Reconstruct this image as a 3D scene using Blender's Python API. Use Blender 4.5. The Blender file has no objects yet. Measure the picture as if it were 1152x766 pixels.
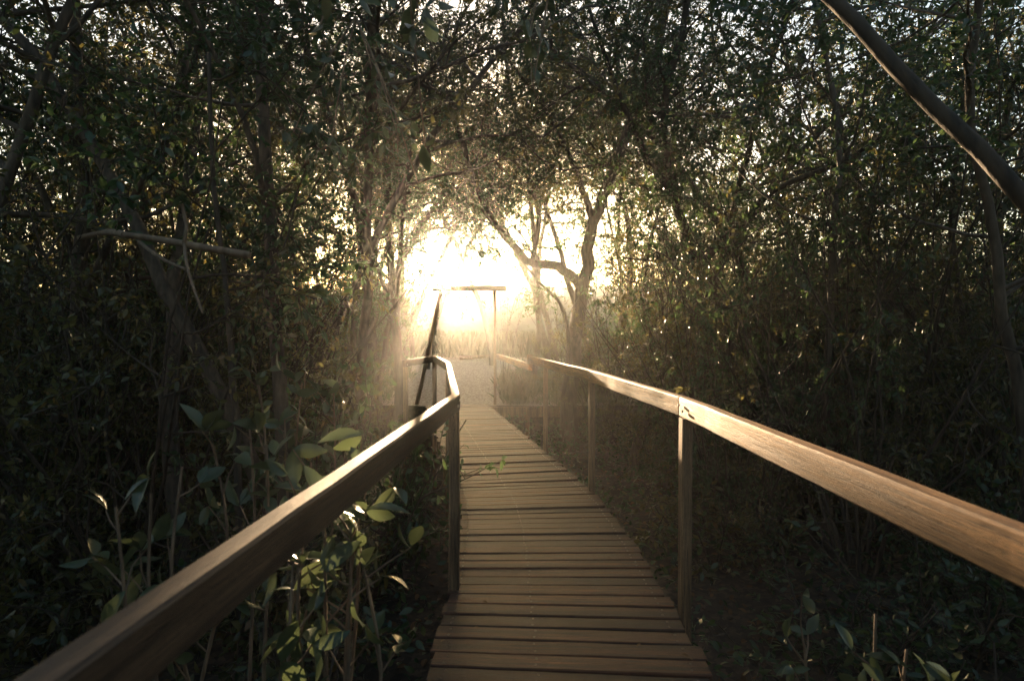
import bpy, bmesh, math, random
import numpy as np
from mathutils import Vector, Matrix

C = bpy.context.scene.collection
SC = bpy.context.scene
R = math.radians
CAM_H = 1.46
PITCH = R(1.16)
FX = 640.0            # focal length in pixels of the 1152 wide photograph


def at(px, py, d):
    """pixel of the photograph at forward distance d -> world point"""
    x = (px - 576) / FX * d
    y0 = d
    z0 = (383 - py) / FX * d
    z = z0 * math.cos(PITCH) - y0 * math.sin(PITCH) + CAM_H
    y = y0 * math.cos(PITCH) + z0 * math.sin(PITCH)
    return Vector((x, y, z))


# ------------------------------------------------------------------ objects
def tag(o, label=None, cat=None, group=None, kind=None):
    if label: o['label'] = label
    if cat: o['category'] = cat
    if group: o['group'] = group
    if kind: o['kind'] = kind
    return o


def empty(name, loc, label, cat, group=None, rz=0.0):
    o = bpy.data.objects.new(name, None)
    C.objects.link(o)
    o.empty_display_size = 0.2
    o.location = loc
    o.rotation_euler = (0, 0, rz)
    return tag(o, label, cat, group)


def link(name, me, mat=None, parent=None):
    o = bpy.data.objects.new(name, me)
    C.objects.link(o)
    if mat and not me.materials:
        me.materials.append(mat)
    if parent:
        o.parent = parent
    return o


def copy_thing(root, loc, rz, scale, label, group, tilt=(0, 0)):
    r = root.copy()
    C.objects.link(r)
    r.location = loc
    r.rotation_euler = (tilt[0], tilt[1], rz)
    r.scale = (scale[0], scale[0], scale[1]) if isinstance(scale, tuple) else (scale,) * 3
    r['label'] = label
    r['group'] = group
    for ch in list(root.children):
        c = ch.copy()
        C.objects.link(c)
        c.parent = r
    return r


def mesh_np(name, v, f, smooth=False):
    """v (N,3) array, f (M,k) array"""
    v = np.asarray(v, np.float32); f = np.asarray(f, np.int32)
    k = f.shape[1]
    me = bpy.data.meshes.new(name)
    me.vertices.add(len(v)); me.vertices.foreach_set('co', v.ravel())
    me.loops.add(f.size); me.loops.foreach_set('vertex_index', f.ravel())
    me.polygons.add(len(f))
    me.polygons.foreach_set('loop_start', np.arange(0, f.size, k, dtype=np.int32))
    me.polygons.foreach_set('loop_total', np.full(len(f), k, np.int32))
    if smooth:
        me.polygons.foreach_set('use_smooth', np.ones(len(f), bool))
    me.update(calc_edges=True)
    me.validate()
    return me


def bm_mesh(name, bm, smooth=False):
    me = bpy.data.meshes.new(name)
    bm.to_mesh(me); bm.free()
    if smooth:
        me.polygons.foreach_set('use_smooth', [True] * len(me.polygons))
    return me


# ------------------------------------------------------------------ materials
def new_mat(name):
    m = bpy.data.materials.new(name)
    m.use_nodes = True
    nt = m.node_tree
    nt.nodes.clear()
    out = nt.nodes.new('ShaderNodeOutputMaterial')
    return m, nt, out


def ramp(nt, stops):
    n = nt.nodes.new('ShaderNodeValToRGB')
    e = n.color_ramp.elements
    while len(e) > 1: e.remove(e[-1])
    e[0].position = stops[0][0]; e[0].color = (*stops[0][1], 1)
    for p, c in stops[1:]:
        k = e.new(p); k.color = (*c, 1)
    return n


def leaf_mat(name, stops, tcol, trans=0.45, rough=0.38, spec=0.5):
    m, nt, out = new_mat(name)
    N, L = nt.nodes.new, nt.links.new
    geo = N('ShaderNodeNewGeometry')
    rp = ramp(nt, stops); L(geo.outputs['Random Per Island'], rp.inputs[0])
    p = N('ShaderNodeBsdfPrincipled')
    L(rp.outputs[0], p.inputs['Base Color'])
    p.inputs['Roughness'].default_value = rough
    p.inputs['Specular IOR Level'].default_value = spec
    t = N('ShaderNodeBsdfTranslucent')
    mul = N('ShaderNodeMix'); mul.data_type = 'RGBA'; mul.blend_type = 'MIX'
    mul.inputs[0].default_value = 0.75
    L(rp.outputs[0], mul.inputs[6]); mul.inputs[7].default_value = (*tcol, 1)
    L(mul.outputs[2], t.inputs[0])
    mx = N('ShaderNodeMixShader'); mx.inputs[0].default_value = trans
    L(p.outputs[0], mx.inputs[1]); L(t.outputs[0], mx.inputs[2])
    L(mx.outputs[0], out.inputs[0])
    return m


def bark_mat(name, a, b, scale=9.0):
    m, nt, out = new_mat(name)
    N, L = nt.nodes.new, nt.links.new
    tc = N('ShaderNodeTexCoord'); mp = N('ShaderNodeMapping')
    mp.inputs['Scale'].default_value = (1, 1, .22)
    L(tc.outputs['Object'], mp.inputs[0])
    no = N('ShaderNodeTexNoise'); no.inputs['Scale'].default_value = scale * 3; no.inputs['Detail'].default_value = 6
    L(mp.outputs[0], no.inputs[0])
    rp = ramp(nt, [(.3, a), (.7, b)]); L(no.outputs[0], rp.inputs[0])
    p = N('ShaderNodeBsdfPrincipled'); p.inputs['Roughness'].default_value = .85
    L(rp.outputs[0], p.inputs['Base Color'])
    bp = N('ShaderNodeBump'); bp.inputs['Strength'].default_value = .6; bp.inputs['Distance'].default_value = .02
    L(no.outputs[0], bp.inputs['Height']); L(bp.outputs[0], p.inputs['Normal'])
    L(p.outputs[0], out.inputs[0])
    return m


def wood_mat(name, stops, coord='Object', axis_scale=(1.2, 22, 22), rough=.55, island=False, bump=.35, tint=(.55, 1.25)):
    m, nt, out = new_mat(name)
    N, L = nt.nodes.new, nt.links.new
    tc = N('ShaderNodeTexCoord'); mp = N('ShaderNodeMapping')
    mp.inputs['Scale'].default_value = axis_scale
    L(tc.outputs[coord], mp.inputs[0])
    no = N('ShaderNodeTexNoise'); no.inputs['Scale'].default_value = 2.2; no.inputs['Detail'].default_value = 8
    no.inputs['Roughness'].default_value = .62; no.inputs['Distortion'].default_value = .6
    L(mp.outputs[0], no.inputs[0])
    rp = ramp(nt, stops); L(no.outputs[0], rp.inputs[0])
    # fine growth lines and cracks
    sn = N('ShaderNodeMath'); sn.operation = 'MULTIPLY'; sn.inputs[1].default_value = 95
    L(no.outputs[0], sn.inputs[0])
    s2 = N('ShaderNodeMath'); s2.operation = 'SINE'; L(sn.outputs[0], s2.inputs[0])
    mf = N('ShaderNodeMapping'); mf.inputs['Scale'].default_value = tuple(q * (2.2 if q < 5 else 5.5) for q in axis_scale)
    L(tc.outputs[coord], mf.inputs[0])
    nf = N('ShaderNodeTexNoise'); nf.inputs['Scale'].default_value = 2.5; nf.inputs['Detail'].default_value = 4; L(mf.outputs[0], nf.inputs[0])
    s3 = N('ShaderNodeMath'); s3.operation = 'MULTIPLY_ADD'; s3.inputs[1].default_value = .10; L(s2.outputs[0], s3.inputs[0]); L(nf.outputs[0], s3.inputs[2])
    rl = ramp(nt, [(.30, (.22, .20, .19)), (.44, (.80, .78, .76)), (.62, (1.18, 1.16, 1.12))]); L(s3.outputs[0], rl.inputs[0])
    # broad stains
    mp2 = N('ShaderNodeMapping'); mp2.inputs['Scale'].default_value = tuple(s * .22 for s in axis_scale)
    L(tc.outputs[coord], mp2.inputs[0])
    n2 = N('ShaderNodeTexNoise'); n2.inputs['Scale'].default_value = 2.6; n2.inputs['Detail'].default_value = 5
    L(mp2.outputs[0], n2.inputs[0])
    r2 = ramp(nt, [(.36, (.42, .40, .38)), (.62, (1.12, 1.06, 1.0))]); L(n2.outputs[0], r2.inputs[0])
    mu = N('ShaderNodeMix'); mu.data_type = 'RGBA'; mu.blend_type = 'MULTIPLY'; mu.inputs[0].default_value = 1
    L(rp.outputs[0], mu.inputs[6]); L(r2.outputs[0], mu.inputs[7])
    mg = N('ShaderNodeMix'); mg.data_type = 'RGBA'; mg.blend_type = 'MULTIPLY'; mg.inputs[0].default_value = 1
    L(mu.outputs[2], mg.inputs[6]); L(rl.outputs[0], mg.inputs[7])
    col = mg.outputs[2]
    if island:
        geo = N('ShaderNodeNewGeometry')
        r3 = ramp(nt, [(0, (tint[0],) * 3), (.5, (.95, .9, .85)), (1, (tint[1], tint[1] * .93, tint[1] * .85))])
        L(geo.outputs['Random Per Island'], r3.inputs[0])
        m3 = N('ShaderNodeMix'); m3.data_type = 'RGBA'; m3.blend_type = 'MULTIPLY'; m3.inputs[0].default_value = 1
        L(col, m3.inputs[6]); L(r3.outputs[0], m3.inputs[7]); col = m3.outputs[2]
    mk = N('ShaderNodeMapping'); mk.inputs['Scale'].default_value = tuple(1.9 if q < 5 else 6.5 for q in axis_scale)
    L(tc.outputs[coord], mk.inputs[0])
    vk = N('ShaderNodeTexVoronoi'); vk.inputs['Scale'].default_value = 1; L(mk.outputs[0], vk.inputs[0])
    rk = ramp(nt, [(.05, (.28, .22, .18)), (.10, (.62, .55, .5)), (.17, (1, 1, 1))]); L(vk.outputs['Distance'], rk.inputs[0])
    m4 = N('ShaderNodeMix'); m4.data_type = 'RGBA'; m4.blend_type = 'MULTIPLY'; m4.inputs[0].default_value = .9
    L(col, m4.inputs[6]); L(rk.outputs[0], m4.inputs[7]); col = m4.outputs[2]
    p = N('ShaderNodeBsdfPrincipled')
    L(col, p.inputs['Base Color'])
    rr = N('ShaderNodeMapRange'); rr.inputs[3].default_value = rough - .12; rr.inputs[4].default_value = rough + .22
    L(no.outputs[0], rr.inputs[0]); L(rr.outputs[0], p.inputs['Roughness'])
    bp = N('ShaderNodeBump'); bp.inputs['Strength'].default_value = bump; bp.inputs['Distance'].default_value = .006
    L(s3.outputs[0], bp.inputs['Height']); L(bp.outputs[0], p.inputs['Normal'])
    L(p.outputs[0], out.inputs[0])
    return m


def ground_mat(name, stops, scale, bump=.8, dist=.03, vor=0):
    m, nt, out = new_mat(name)
    N, L = nt.nodes.new, nt.links.new
    tc = N('ShaderNodeTexCoord')
    no = N('ShaderNodeTexNoise'); no.inputs['Scale'].default_value = scale; no.inputs['Detail'].default_value = 9
    L(tc.outputs['Object'], no.inputs[0])
    h = no.outputs[0]
    if vor:
        vo = N('ShaderNodeTexVoronoi'); vo.inputs['Scale'].default_value = vor
        L(tc.outputs['Object'], vo.inputs[0])
        mx = N('ShaderNodeMix'); mx.data_type = 'RGBA'; mx.inputs[0].default_value = .55
        L(no.outputs[0], mx.inputs[6]); L(vo.outputs['Color'], mx.inputs[7])
        bw = N('ShaderNodeRGBToBW'); L(mx.outputs[2], bw.inputs[0]); h = bw.outputs[0]
    rp = ramp(nt, stops); L(h, rp.inputs[0])
    p = N('ShaderNodeBsdfPrincipled'); p.inputs['Roughness'].default_value = .9
    L(rp.outputs[0], p.inputs['Base Color'])
    bp = N('ShaderNodeBump'); bp.inputs['Strength'].default_value = bump; bp.inputs['Distance'].default_value = dist
    L(h, bp.inputs['Height']); L(bp.outputs[0], p.inputs['Normal'])
    L(p.outputs[0], out.inputs[0])
    return m


M_LEAF = leaf_mat('leaf_dark_green', [(0, (.012, .032, .018)), (.45, (.024, .058, .029)), (.8, (.042, .080, .038)), (1, (.075, .088, .038))], (.10, .16, .05), rough=.3, spec=.6)
M_LEAF2 = leaf_mat('leaf_olive', [(0, (.018, .038, .017)), (.6, (.038, .066, .029)), (.92, (.095, .085, .03)), (1, (.14, .075, .03))], (.19, .16, .045), rough=.32, spec=.6)
M_BROAD = leaf_mat('leaf_broad', [(0, (.03, .052, .026)), (.7, (.05, .078, .038)), (1, (.08, .09, .045))], (.11, .14, .06), trans=.26, rough=.3)
M_DRY = leaf_mat('leaf_dry', [(0, (.05, .03, .016)), (.6, (.10, .06, .03)), (1, (.20, .12, .06))], (.2, .1, .03), trans=.2, rough=.6, spec=.2)
M_GRASS = leaf_mat('grass_blade', [(0, (.05, .065, .03)), (.6, (.08, .095, .05)), (1, (.15, .14, .08))], (.17, .18, .11), trans=.32, rough=.6)
M_BARK = bark_mat('bark_dark', (.035, .026, .019), (.11, .083, .06))
M_BARK3 = bark_mat('bark_shrub', (.022, .017, .012), (.07, .05, .034))
M_BARK2 = bark_mat('bark_pale_brown', (.08, .055, .036), (.21, .15, .10))
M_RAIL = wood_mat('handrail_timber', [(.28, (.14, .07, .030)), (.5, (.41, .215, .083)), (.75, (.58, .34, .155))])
M_RAIL_SHADED = wood_mat('shaded_handrail_timber', [(.28, (.035, .020, .011)), (.5, (.085, .052, .029)), (.75, (.16, .10, .06))])  # handrail timber again, with the left rail's shade put into a darker colour
M_POST = wood_mat('post_timber', [(.28, (.08, .05, .03)), (.5, (.19, .125, .075)), (.75, (.30, .205, .13))], axis_scale=(22, 22, 1.2), rough=.65)
M_DECK = wood_mat('deck_timber', [(.28, (.020, .009, .005)), (.5, (.066, .027, .013)), (.75, (.16, .073, .037))], coord='UV', axis_scale=(2.0, 30, 1), rough=.58, island=True, bump=.5, tint=(.35, 1.6))
M_STEEL = None
m, nt, out = new_mat('screw_steel')
_p = nt.nodes.new('ShaderNodeBsdfPrincipled'); _p.inputs['Metallic'].default_value = 1
_p.inputs['Base Color'].default_value = (.5, .44, .38, 1); _p.inputs['Roughness'].default_value = .5
nt.links.new(_p.outputs[0], out.inputs[0]); M_STEEL = m
M_SOIL = ground_mat('forest_soil', [(.3, (.018, .013, .009)), (.55, (.045, .032, .021)), (.75, (.09, .062, .04))], 5, 1, .05, 26)
M_GRAVEL = ground_mat('gravel', [(.25, (.16, .14, .11)), (.5, (.34, .29, .235)), (.8, (.52, .46, .38))], 14, 1, .03, 34)
M_HILL = ground_mat('hill_scrub', [(.3, (.02, .032, .018)), (.7, (.055, .068, .035))], .45, 1, .8)

# ------------------------------------------------------------------ geometry helpers
def perp(d):
    a = Vector((0, 0, 1)) if abs(d.z) < .9 else Vector((1, 0, 0))
    u = d.cross(a).normalized()
    return u, d.cross(u).normalized()


class Tubes:
    def __init__(self): self.v = []; self.f = []

    def add(self, pts, rad, sides):
        n0 = len(self.v)
        n = len(pts)
        u = None
        for i, p in enumerate(pts):
            d = (pts[min(i + 1, n - 1)] - pts[max(i - 1, 0)])
            if d.length < 1e-6: d = Vector((0, 0, 1))
            d.normalize()
            if u is None:
                u, w = perp(d)
            else:
                u = (u - d * u.dot(d))
                if u.length < 1e-4: u, w = perp(d)
                u.normalize(); w = d.cross(u)
            for k in range(sides):
                a = 2 * math.pi * k / sides
                q = p + (u * math.cos(a) + w * math.sin(a)) * rad[i]
                self.v.append((q.x, q.y, q.z))
        for i in range(n - 1):
            for k in range(sides):
                a = n0 + i * sides + k; b = n0 + i * sides + (k + 1) % sides
                self.f.append((a, b, b + sides, a + sides))
        # caps as degenerate fan is skipped: ends taper almost to a point, cut ends get a centre vertex
        for base in (n0, n0 + (n - 1) * sides):
            r = rad[0] if base == n0 else rad[-1]
            if r > .006:
                c = len(self.v); p = pts[0] if base == n0 else pts[-1]
                self.v.append((p.x, p.y, p.z))
                for k in range(sides):
                    a = base + k; b = base + (k + 1) % sides
                    self.f.append((a, b, c, c))

    def mesh(self, name, smooth=True):
        f3 = [x[:3] if x[2] == x[3] else x for x in self.f]
        me = bpy.data.meshes.new(name)
        me.from_pydata(self.v, [], f3)
        me.polygons.foreach_set('use_smooth', [smooth] * len(me.polygons))
        me.update()
        return me


LEAF_S = (np.array([(0, 0, 0), (-.19, .25, .05), (-.21, .60, .05), (0, 1, -.14), (.21, .60, .05), (.19, .25, .05), (0, .5, -.01)], np.float32),
          np.array([(0, 5, 6), (5, 4, 6), (4, 3, 6), (3, 2, 6), (2, 1, 6), (1, 0, 6)], np.int32))
BLADE = (np.array([(0, 0, 0), (-.24, .48, .07), (0, 1, -.12), (.24, .48, .07)], np.float32),
         np.array([(0, 3, 2), (0, 2, 1)], np.int32))


def broad_template():
    v = []; prof = [(0, .0), (.12, .10), (.32, .20), (.55, .22), (.78, .14), (.92, .06), (1.0, .0)]
    for t, w in prof:
        z = -.28 * t * t + .04
        if w == 0:
            v.append((0, t, z))
        else:
            v += [(-w, t, z + .35 * w), (0, t, z), (w, t, z + .35 * w)]
    f = [(0, 3, 2), (0, 2, 1)]
    for i in range(4):
        a = 1 + 3 * i
        f += [(a, a + 1, a + 4), (a, a + 4, a + 3), (a + 1, a + 2, a + 5), (a + 1, a + 5, a + 4)]
    a = 1 + 3 * 4
    e = len(v) - 1
    f += [(a, a + 1, e), (a + 1, a + 2, e)]
    return np.array(v, np.float32), np.array(f, np.int32)


LEAF_B = broad_template()


def leaves_mesh(name, pos, axis, size, rs, template=LEAF_S, updown=.5, smooth=False, width=1.0):
    pos = np.asarray(pos, np.float32); ax = np.asarray(axis, np.float32)
    n = len(pos)
    ax = ax / (np.linalg.norm(ax, axis=1, keepdims=True) + 1e-9)
    nr = rs.normal(size=(n, 3)).astype(np.float32) * (1 - updown) + np.array([0, 0, 1], np.float32) * updown
    side = np.cross(ax, nr); side /= (np.linalg.norm(side, axis=1, keepdims=True) + 1e-9)
    nr = np.cross(side, ax)
    sz = (np.asarray(size, np.float32) * np.ones(n, np.float32)) * rs.uniform(.65, 1.25, n).astype(np.float32)
    tv, tf = template
    V = (side[:, None, :] * tv[None, :, 0:1] * width + ax[:, None, :] * tv[None, :, 1:2] + nr[:, None, :] * tv[None, :, 2:3])
    V = V * sz[:, None, None] + pos[:, None, :]
    F = tf[None] + (np.arange(n, dtype=np.int32) * len(tv))[:, None, None]
    return mesh_np(name, V.reshape(-1, 3), F.reshape(-1, 3), smooth)


class Plant:
    """collects branches (tubes) and leaf positions"""
    def __init__(self, seed, leaf=.07):
        self.rn = random.Random(seed); self.rs = np.random.RandomState(seed)
        self.t = Tubes(); self.lp = []; self.la = []; self.leaf = leaf

    def rv(self, s=1.0):
        g = self.rn.gauss
        return Vector((g(0, s), g(0, s), g(0, s)))

    def line(self, p, d, length, n, wander, up=0.0):
        pts = [p.copy()]; d = d.normalized()
        for i in range(n):
            d = (d + self.rv(wander) + Vector((0, 0, up))).normalized()
            pts.append(pts[-1] + d * (length / n))
        return pts

    def tube(self, pts, r0, r1, sides):
        n = len(pts) - 1
        self.t.add(pts, [r0 + (r1 - r0) * (i / n) ** .8 for i in range(n + 1)], sides)

    @staticmethod
    def on(pts, t):
        f = t * (len(pts) - 1); i = min(int(f), len(pts) - 2)
        return pts[i].lerp(pts[i + 1], f - i), (pts[i + 1] - pts[i]).normalized()

    def twig(self, p, d, length, nl, tube=True):
        pts = self.line(p, d, length, 3, .22, -.05)
        if tube: self.tube(pts, .004, .0015, 3)
        for k in range(nl):
            q, dd = self.on(pts, self.rn.uniform(.15, 1))
            self.lp.append(tuple(q)); a = dd * .5 + self.rv(.55) + Vector((0, 0, -.2)); self.la.append(tuple(a))

    def branch(self, p, d, length, r, level, nsub, ntwig, nl, bare=.25):
        pts = self.line(p, d, length, 7, .21, .03)
        self.tube(pts, r, r * .3, 5 if r > .02 else 4)
        if level > 0:
            for k in range(nsub):
                t = self.rn.uniform(bare, 1)
                q, dd = self.on(pts, t)
                nd = (dd * .7 + self.rv(.55)).normalized()
                self.branch(q, nd, length * self.rn.uniform(.35, .6), max(r * .45 * (1.15 - t * .6), .004), level - 1, nsub, ntwig, nl, .15)
        for k in range(ntwig):
            q, dd = self.on(pts, self.rn.uniform(.3, 1))
            self.twig(q, (dd * .6 + self.rv(.6)).normalized(), self.rn.uniform(.2, .45), nl)
        q, dd = self.on(pts, 1)
        self.twig(q, dd, .35, nl)

    def finish(self, name, wood, green, stem, leaves, loc, label, cat, template=LEAF_S, updown=.5, smooth=False, group=None, width=1.0):
        o = empty(name, loc, label, cat, group)
        link(stem, self.t.mesh(stem), wood, o)
        if self.lp:
            link(leaves, leaves_mesh(leaves, self.lp, self.la, self.leaf, self.rs, template, updown, smooth, width), green, o)
        return o


# prototypes live at far places first and are moved to their first spot ---------------------------------
def tall_tree(seed, h, r, first, spread, limbs, nsub=6, ntwig=4, nl=14, leaf=.060, mat=None, lean=(0, 0), wood=None):
    P = Plant(seed, leaf)
    tr = P.line(Vector((0, 0, -.15)), Vector((lean[0], lean[1], 1)), h, 16, .11, .06)
    P.tube(tr, r, r * .25, 8)
    for k in range(limbs):
        t = first / h + (1 - first / h) * (k + P.rn.random()) / limbs
        q, dd = P.on(tr, min(t, .99))
        a = P.rn.uniform(0, 2 * math.pi)
        d = Vector((math.cos(a), math.sin(a), P.rn.uniform(.05, .75))).normalized()
        P.branch(q, d, spread * P.rn.uniform(.6, 1.1) * (1.15 - .5 * t), r * .42 * (1.1 - t * .6), 1, nsub, ntwig, nl)
    o = P.finish('tree', wood or M_BARK, mat or M_LEAF, 'trunk', 'crown', (0, 0, 0), 'tree', 'tree')
    return o


def shrub(seed, h, stems, spread, nsub=6, ntwig=6, nl=14, leaf=.052, mat=None, wood=None, bare=.15, rr=.018):
    P = Plant(seed, leaf)
    for k in range(stems):
        a = P.rn.uniform(0, 2 * math.pi); s = P.rn.uniform(.05, .55)
        b = Vector((math.cos(a) * s * .4, math.sin(a) * s * .4, -.1))
        d = Vector((math.cos(a) * s * spread, math.sin(a) * s * spread, 1)).normalized()
        L = h * P.rn.uniform(.65, 1.05)
        pts = P.line(b, d, L, 9, .10, .03)
        P.tube(pts, rr * P.rn.uniform(.7, 1.3), .005, 5)
        for j in range(nsub):
            t = P.rn.uniform(bare, 1)
            q, dd = P.on(pts, t)
            P.branch(q, (dd * .5 + P.rv(.6)).normalized(), L * P.rn.uniform(.16, .34), .008, 0, 0, ntwig, nl)
    return P.finish('shrub', wood or M_BARK3, mat or M_LEAF, 'stem', 'foliage', (0, 0, 0), 'shrub', 'shrub')


# ------------------------------------------------------------------ terrain
def path_x(y):
    K = [(-4, .40), (-1.5, .30), (0, .27), (2.4, .245), (3.6, .235), (4.8, .16), (6.2, -.11), (8.4, -.55), (10.95, -1.07), (30, -3.6)]
    for (a, xa), (b, xb) in zip(K, K[1:]):
        if y <= b:
            t = (y - a) / (b - a)
            return xa + (xb - xa) * t
    return K[-1][1]


def rise(y):
    return .50 * min(max((y - 11.6) / 8.0, 0), 1)


def gz(x, y):
    n = .07 * math.sin(x * 1.3 + y * .7) + .05 * math.sin(x * 2.9 - y * 1.7 + 1) + .03 * math.sin(4.1 * y + x)
    t = min(max((y - 10.86) / .16, 0), 1)
    tr = min(max((y - 7 - max(0, 3.5 - abs(x - .8))) / 4, 0), 1)
    tr = tr * tr * (3 - 2 * tr)
    low = -.72 + n
    # the clearing behind the boardwalk is level; elsewhere the floor rises gently to it
    side = min(max((abs(x + 1.2) - 4.5) / 3, 0), 1)
    step = low + (-.05 - low) * t
    ramp_ = low + (-.12 + n * .7 - low) * tr
    return step * (1 - side) + ramp_ * side + rise(y)


def terrain():
    xs = np.concatenate([np.linspace(-62, -14, 20), np.linspace(-13, 13, 105), np.linspace(14, 62, 20)])
    ys = np.concatenate([np.linspace(-32, -5, 14), np.linspace(-4.5, 10.5, 70), np.linspace(10.7, 11.3, 9), np.linspace(11.6, 30, 30), np.linspace(32, 74, 16)])
    v = [(x, y, gz(x, y)) for y in ys for x in xs]
    nx = len(xs)
    f = [(j * nx + i, j * nx + i + 1, (j + 1) * nx + i + 1, (j + 1) * nx + i) for j in range(len(ys) - 1) for i in range(nx - 1)]
    o = link('ground', mesh_np('ground', v, f, True), M_SOIL)
    tag(o, kind='structure')
    # gravel sheet over the level clearing
    v = []; f = []
    rows = 40
    for j in range(rows + 1):
        y = 11.04 + (20.2 - 11.04) * j / rows
        t = j / rows
        xl = -5.2 - 1.2 * math.sin(t * 5) + .25 * math.sin(t * 37); xr = 2.6 + .9 * math.sin(t * 4 + 1) + .2 * math.sin(t * 31)
        for i in range(13):
            v.append((xl + (xr - xl) * i / 12, y, -.030 + rise(y) + .008 * math.sin(i * 2.1 + j * 1.7)))
    for j in range(rows):
        for i in range(12):
            a = j * 13 + i
            f.append((a, a + 1, a + 14, a + 13))
    tag(link('gravel_path', mesh_np('gravel_path', v, f, True), M_GRAVEL), kind='structure')
    # hill across the clearing
    v = []; f = []
    nx, ny = 90, 24
    for j in range(ny + 1):
        for i in range(nx + 1):
            x = -60 + 120 * i / nx; y = 42 + 28 * j / ny
            t = j / ny
            prof = math.sin(min(t * 1.25, 1) * math.pi / 2) ** 1.3 if t < .8 else math.cos((t - .8) / .2 * math.pi / 2)
            h = 5.74 + .30 * math.sin(x * .07 + .4) + .08 * math.sin(x * .7) * math.sin(y * .6) + .07 * math.sin(x * 2.3 + y)
            v.append((x, y, .2 + h * prof))
    for j in range(ny):
        for i in range(nx):
            a = j * (nx + 1) + i
            f.append((a, a + 1, a + nx + 2, a + nx + 1))
    tag(link('hill', mesh_np('hill', v, f, True), M_HILL), kind='structure')


terrain()

# ------------------------------------------------------------------ boardwalk
def catmull(P, n=12):
    out = []
    for i in range(len(P) - 1):
        p0 = P[max(i - 1, 0)]; p1 = P[i]; p2 = P[i + 1]; p3 = P[min(i + 2, len(P) - 1)]
        for k in range(n):
            t = k / n
            out.append(0.5 * ((2 * p1) + (p2 - p0) * t + (2 * p0 - 5 * p1 + 4 * p2 - p3) * t * t + (3 * p1 - p0 - 3 * p2 + p3) * t ** 3))
    out.append(P[-1])
    return out


rn = random.Random(5)
CL = catmull([Vector((x, y, 0)) for y, x in [(-1.6, .31), (0, .27), (2.4, .245), (3.6, .235), (4.8, .16), (6.2, -.11), (8.4, -.55), (10.97, -1.07)]])


def resample(P, step):
    out = [P[0]]; acc = 0
    for a, b in zip(P, P[1:]):
        L = (b - a).length; s = step - acc
        while s <= L:
            out.append(a.lerp(b, s / L)); s += step
        acc = (acc + L) % step if s > L else acc
        acc = L - (s - step)
    return out


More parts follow.
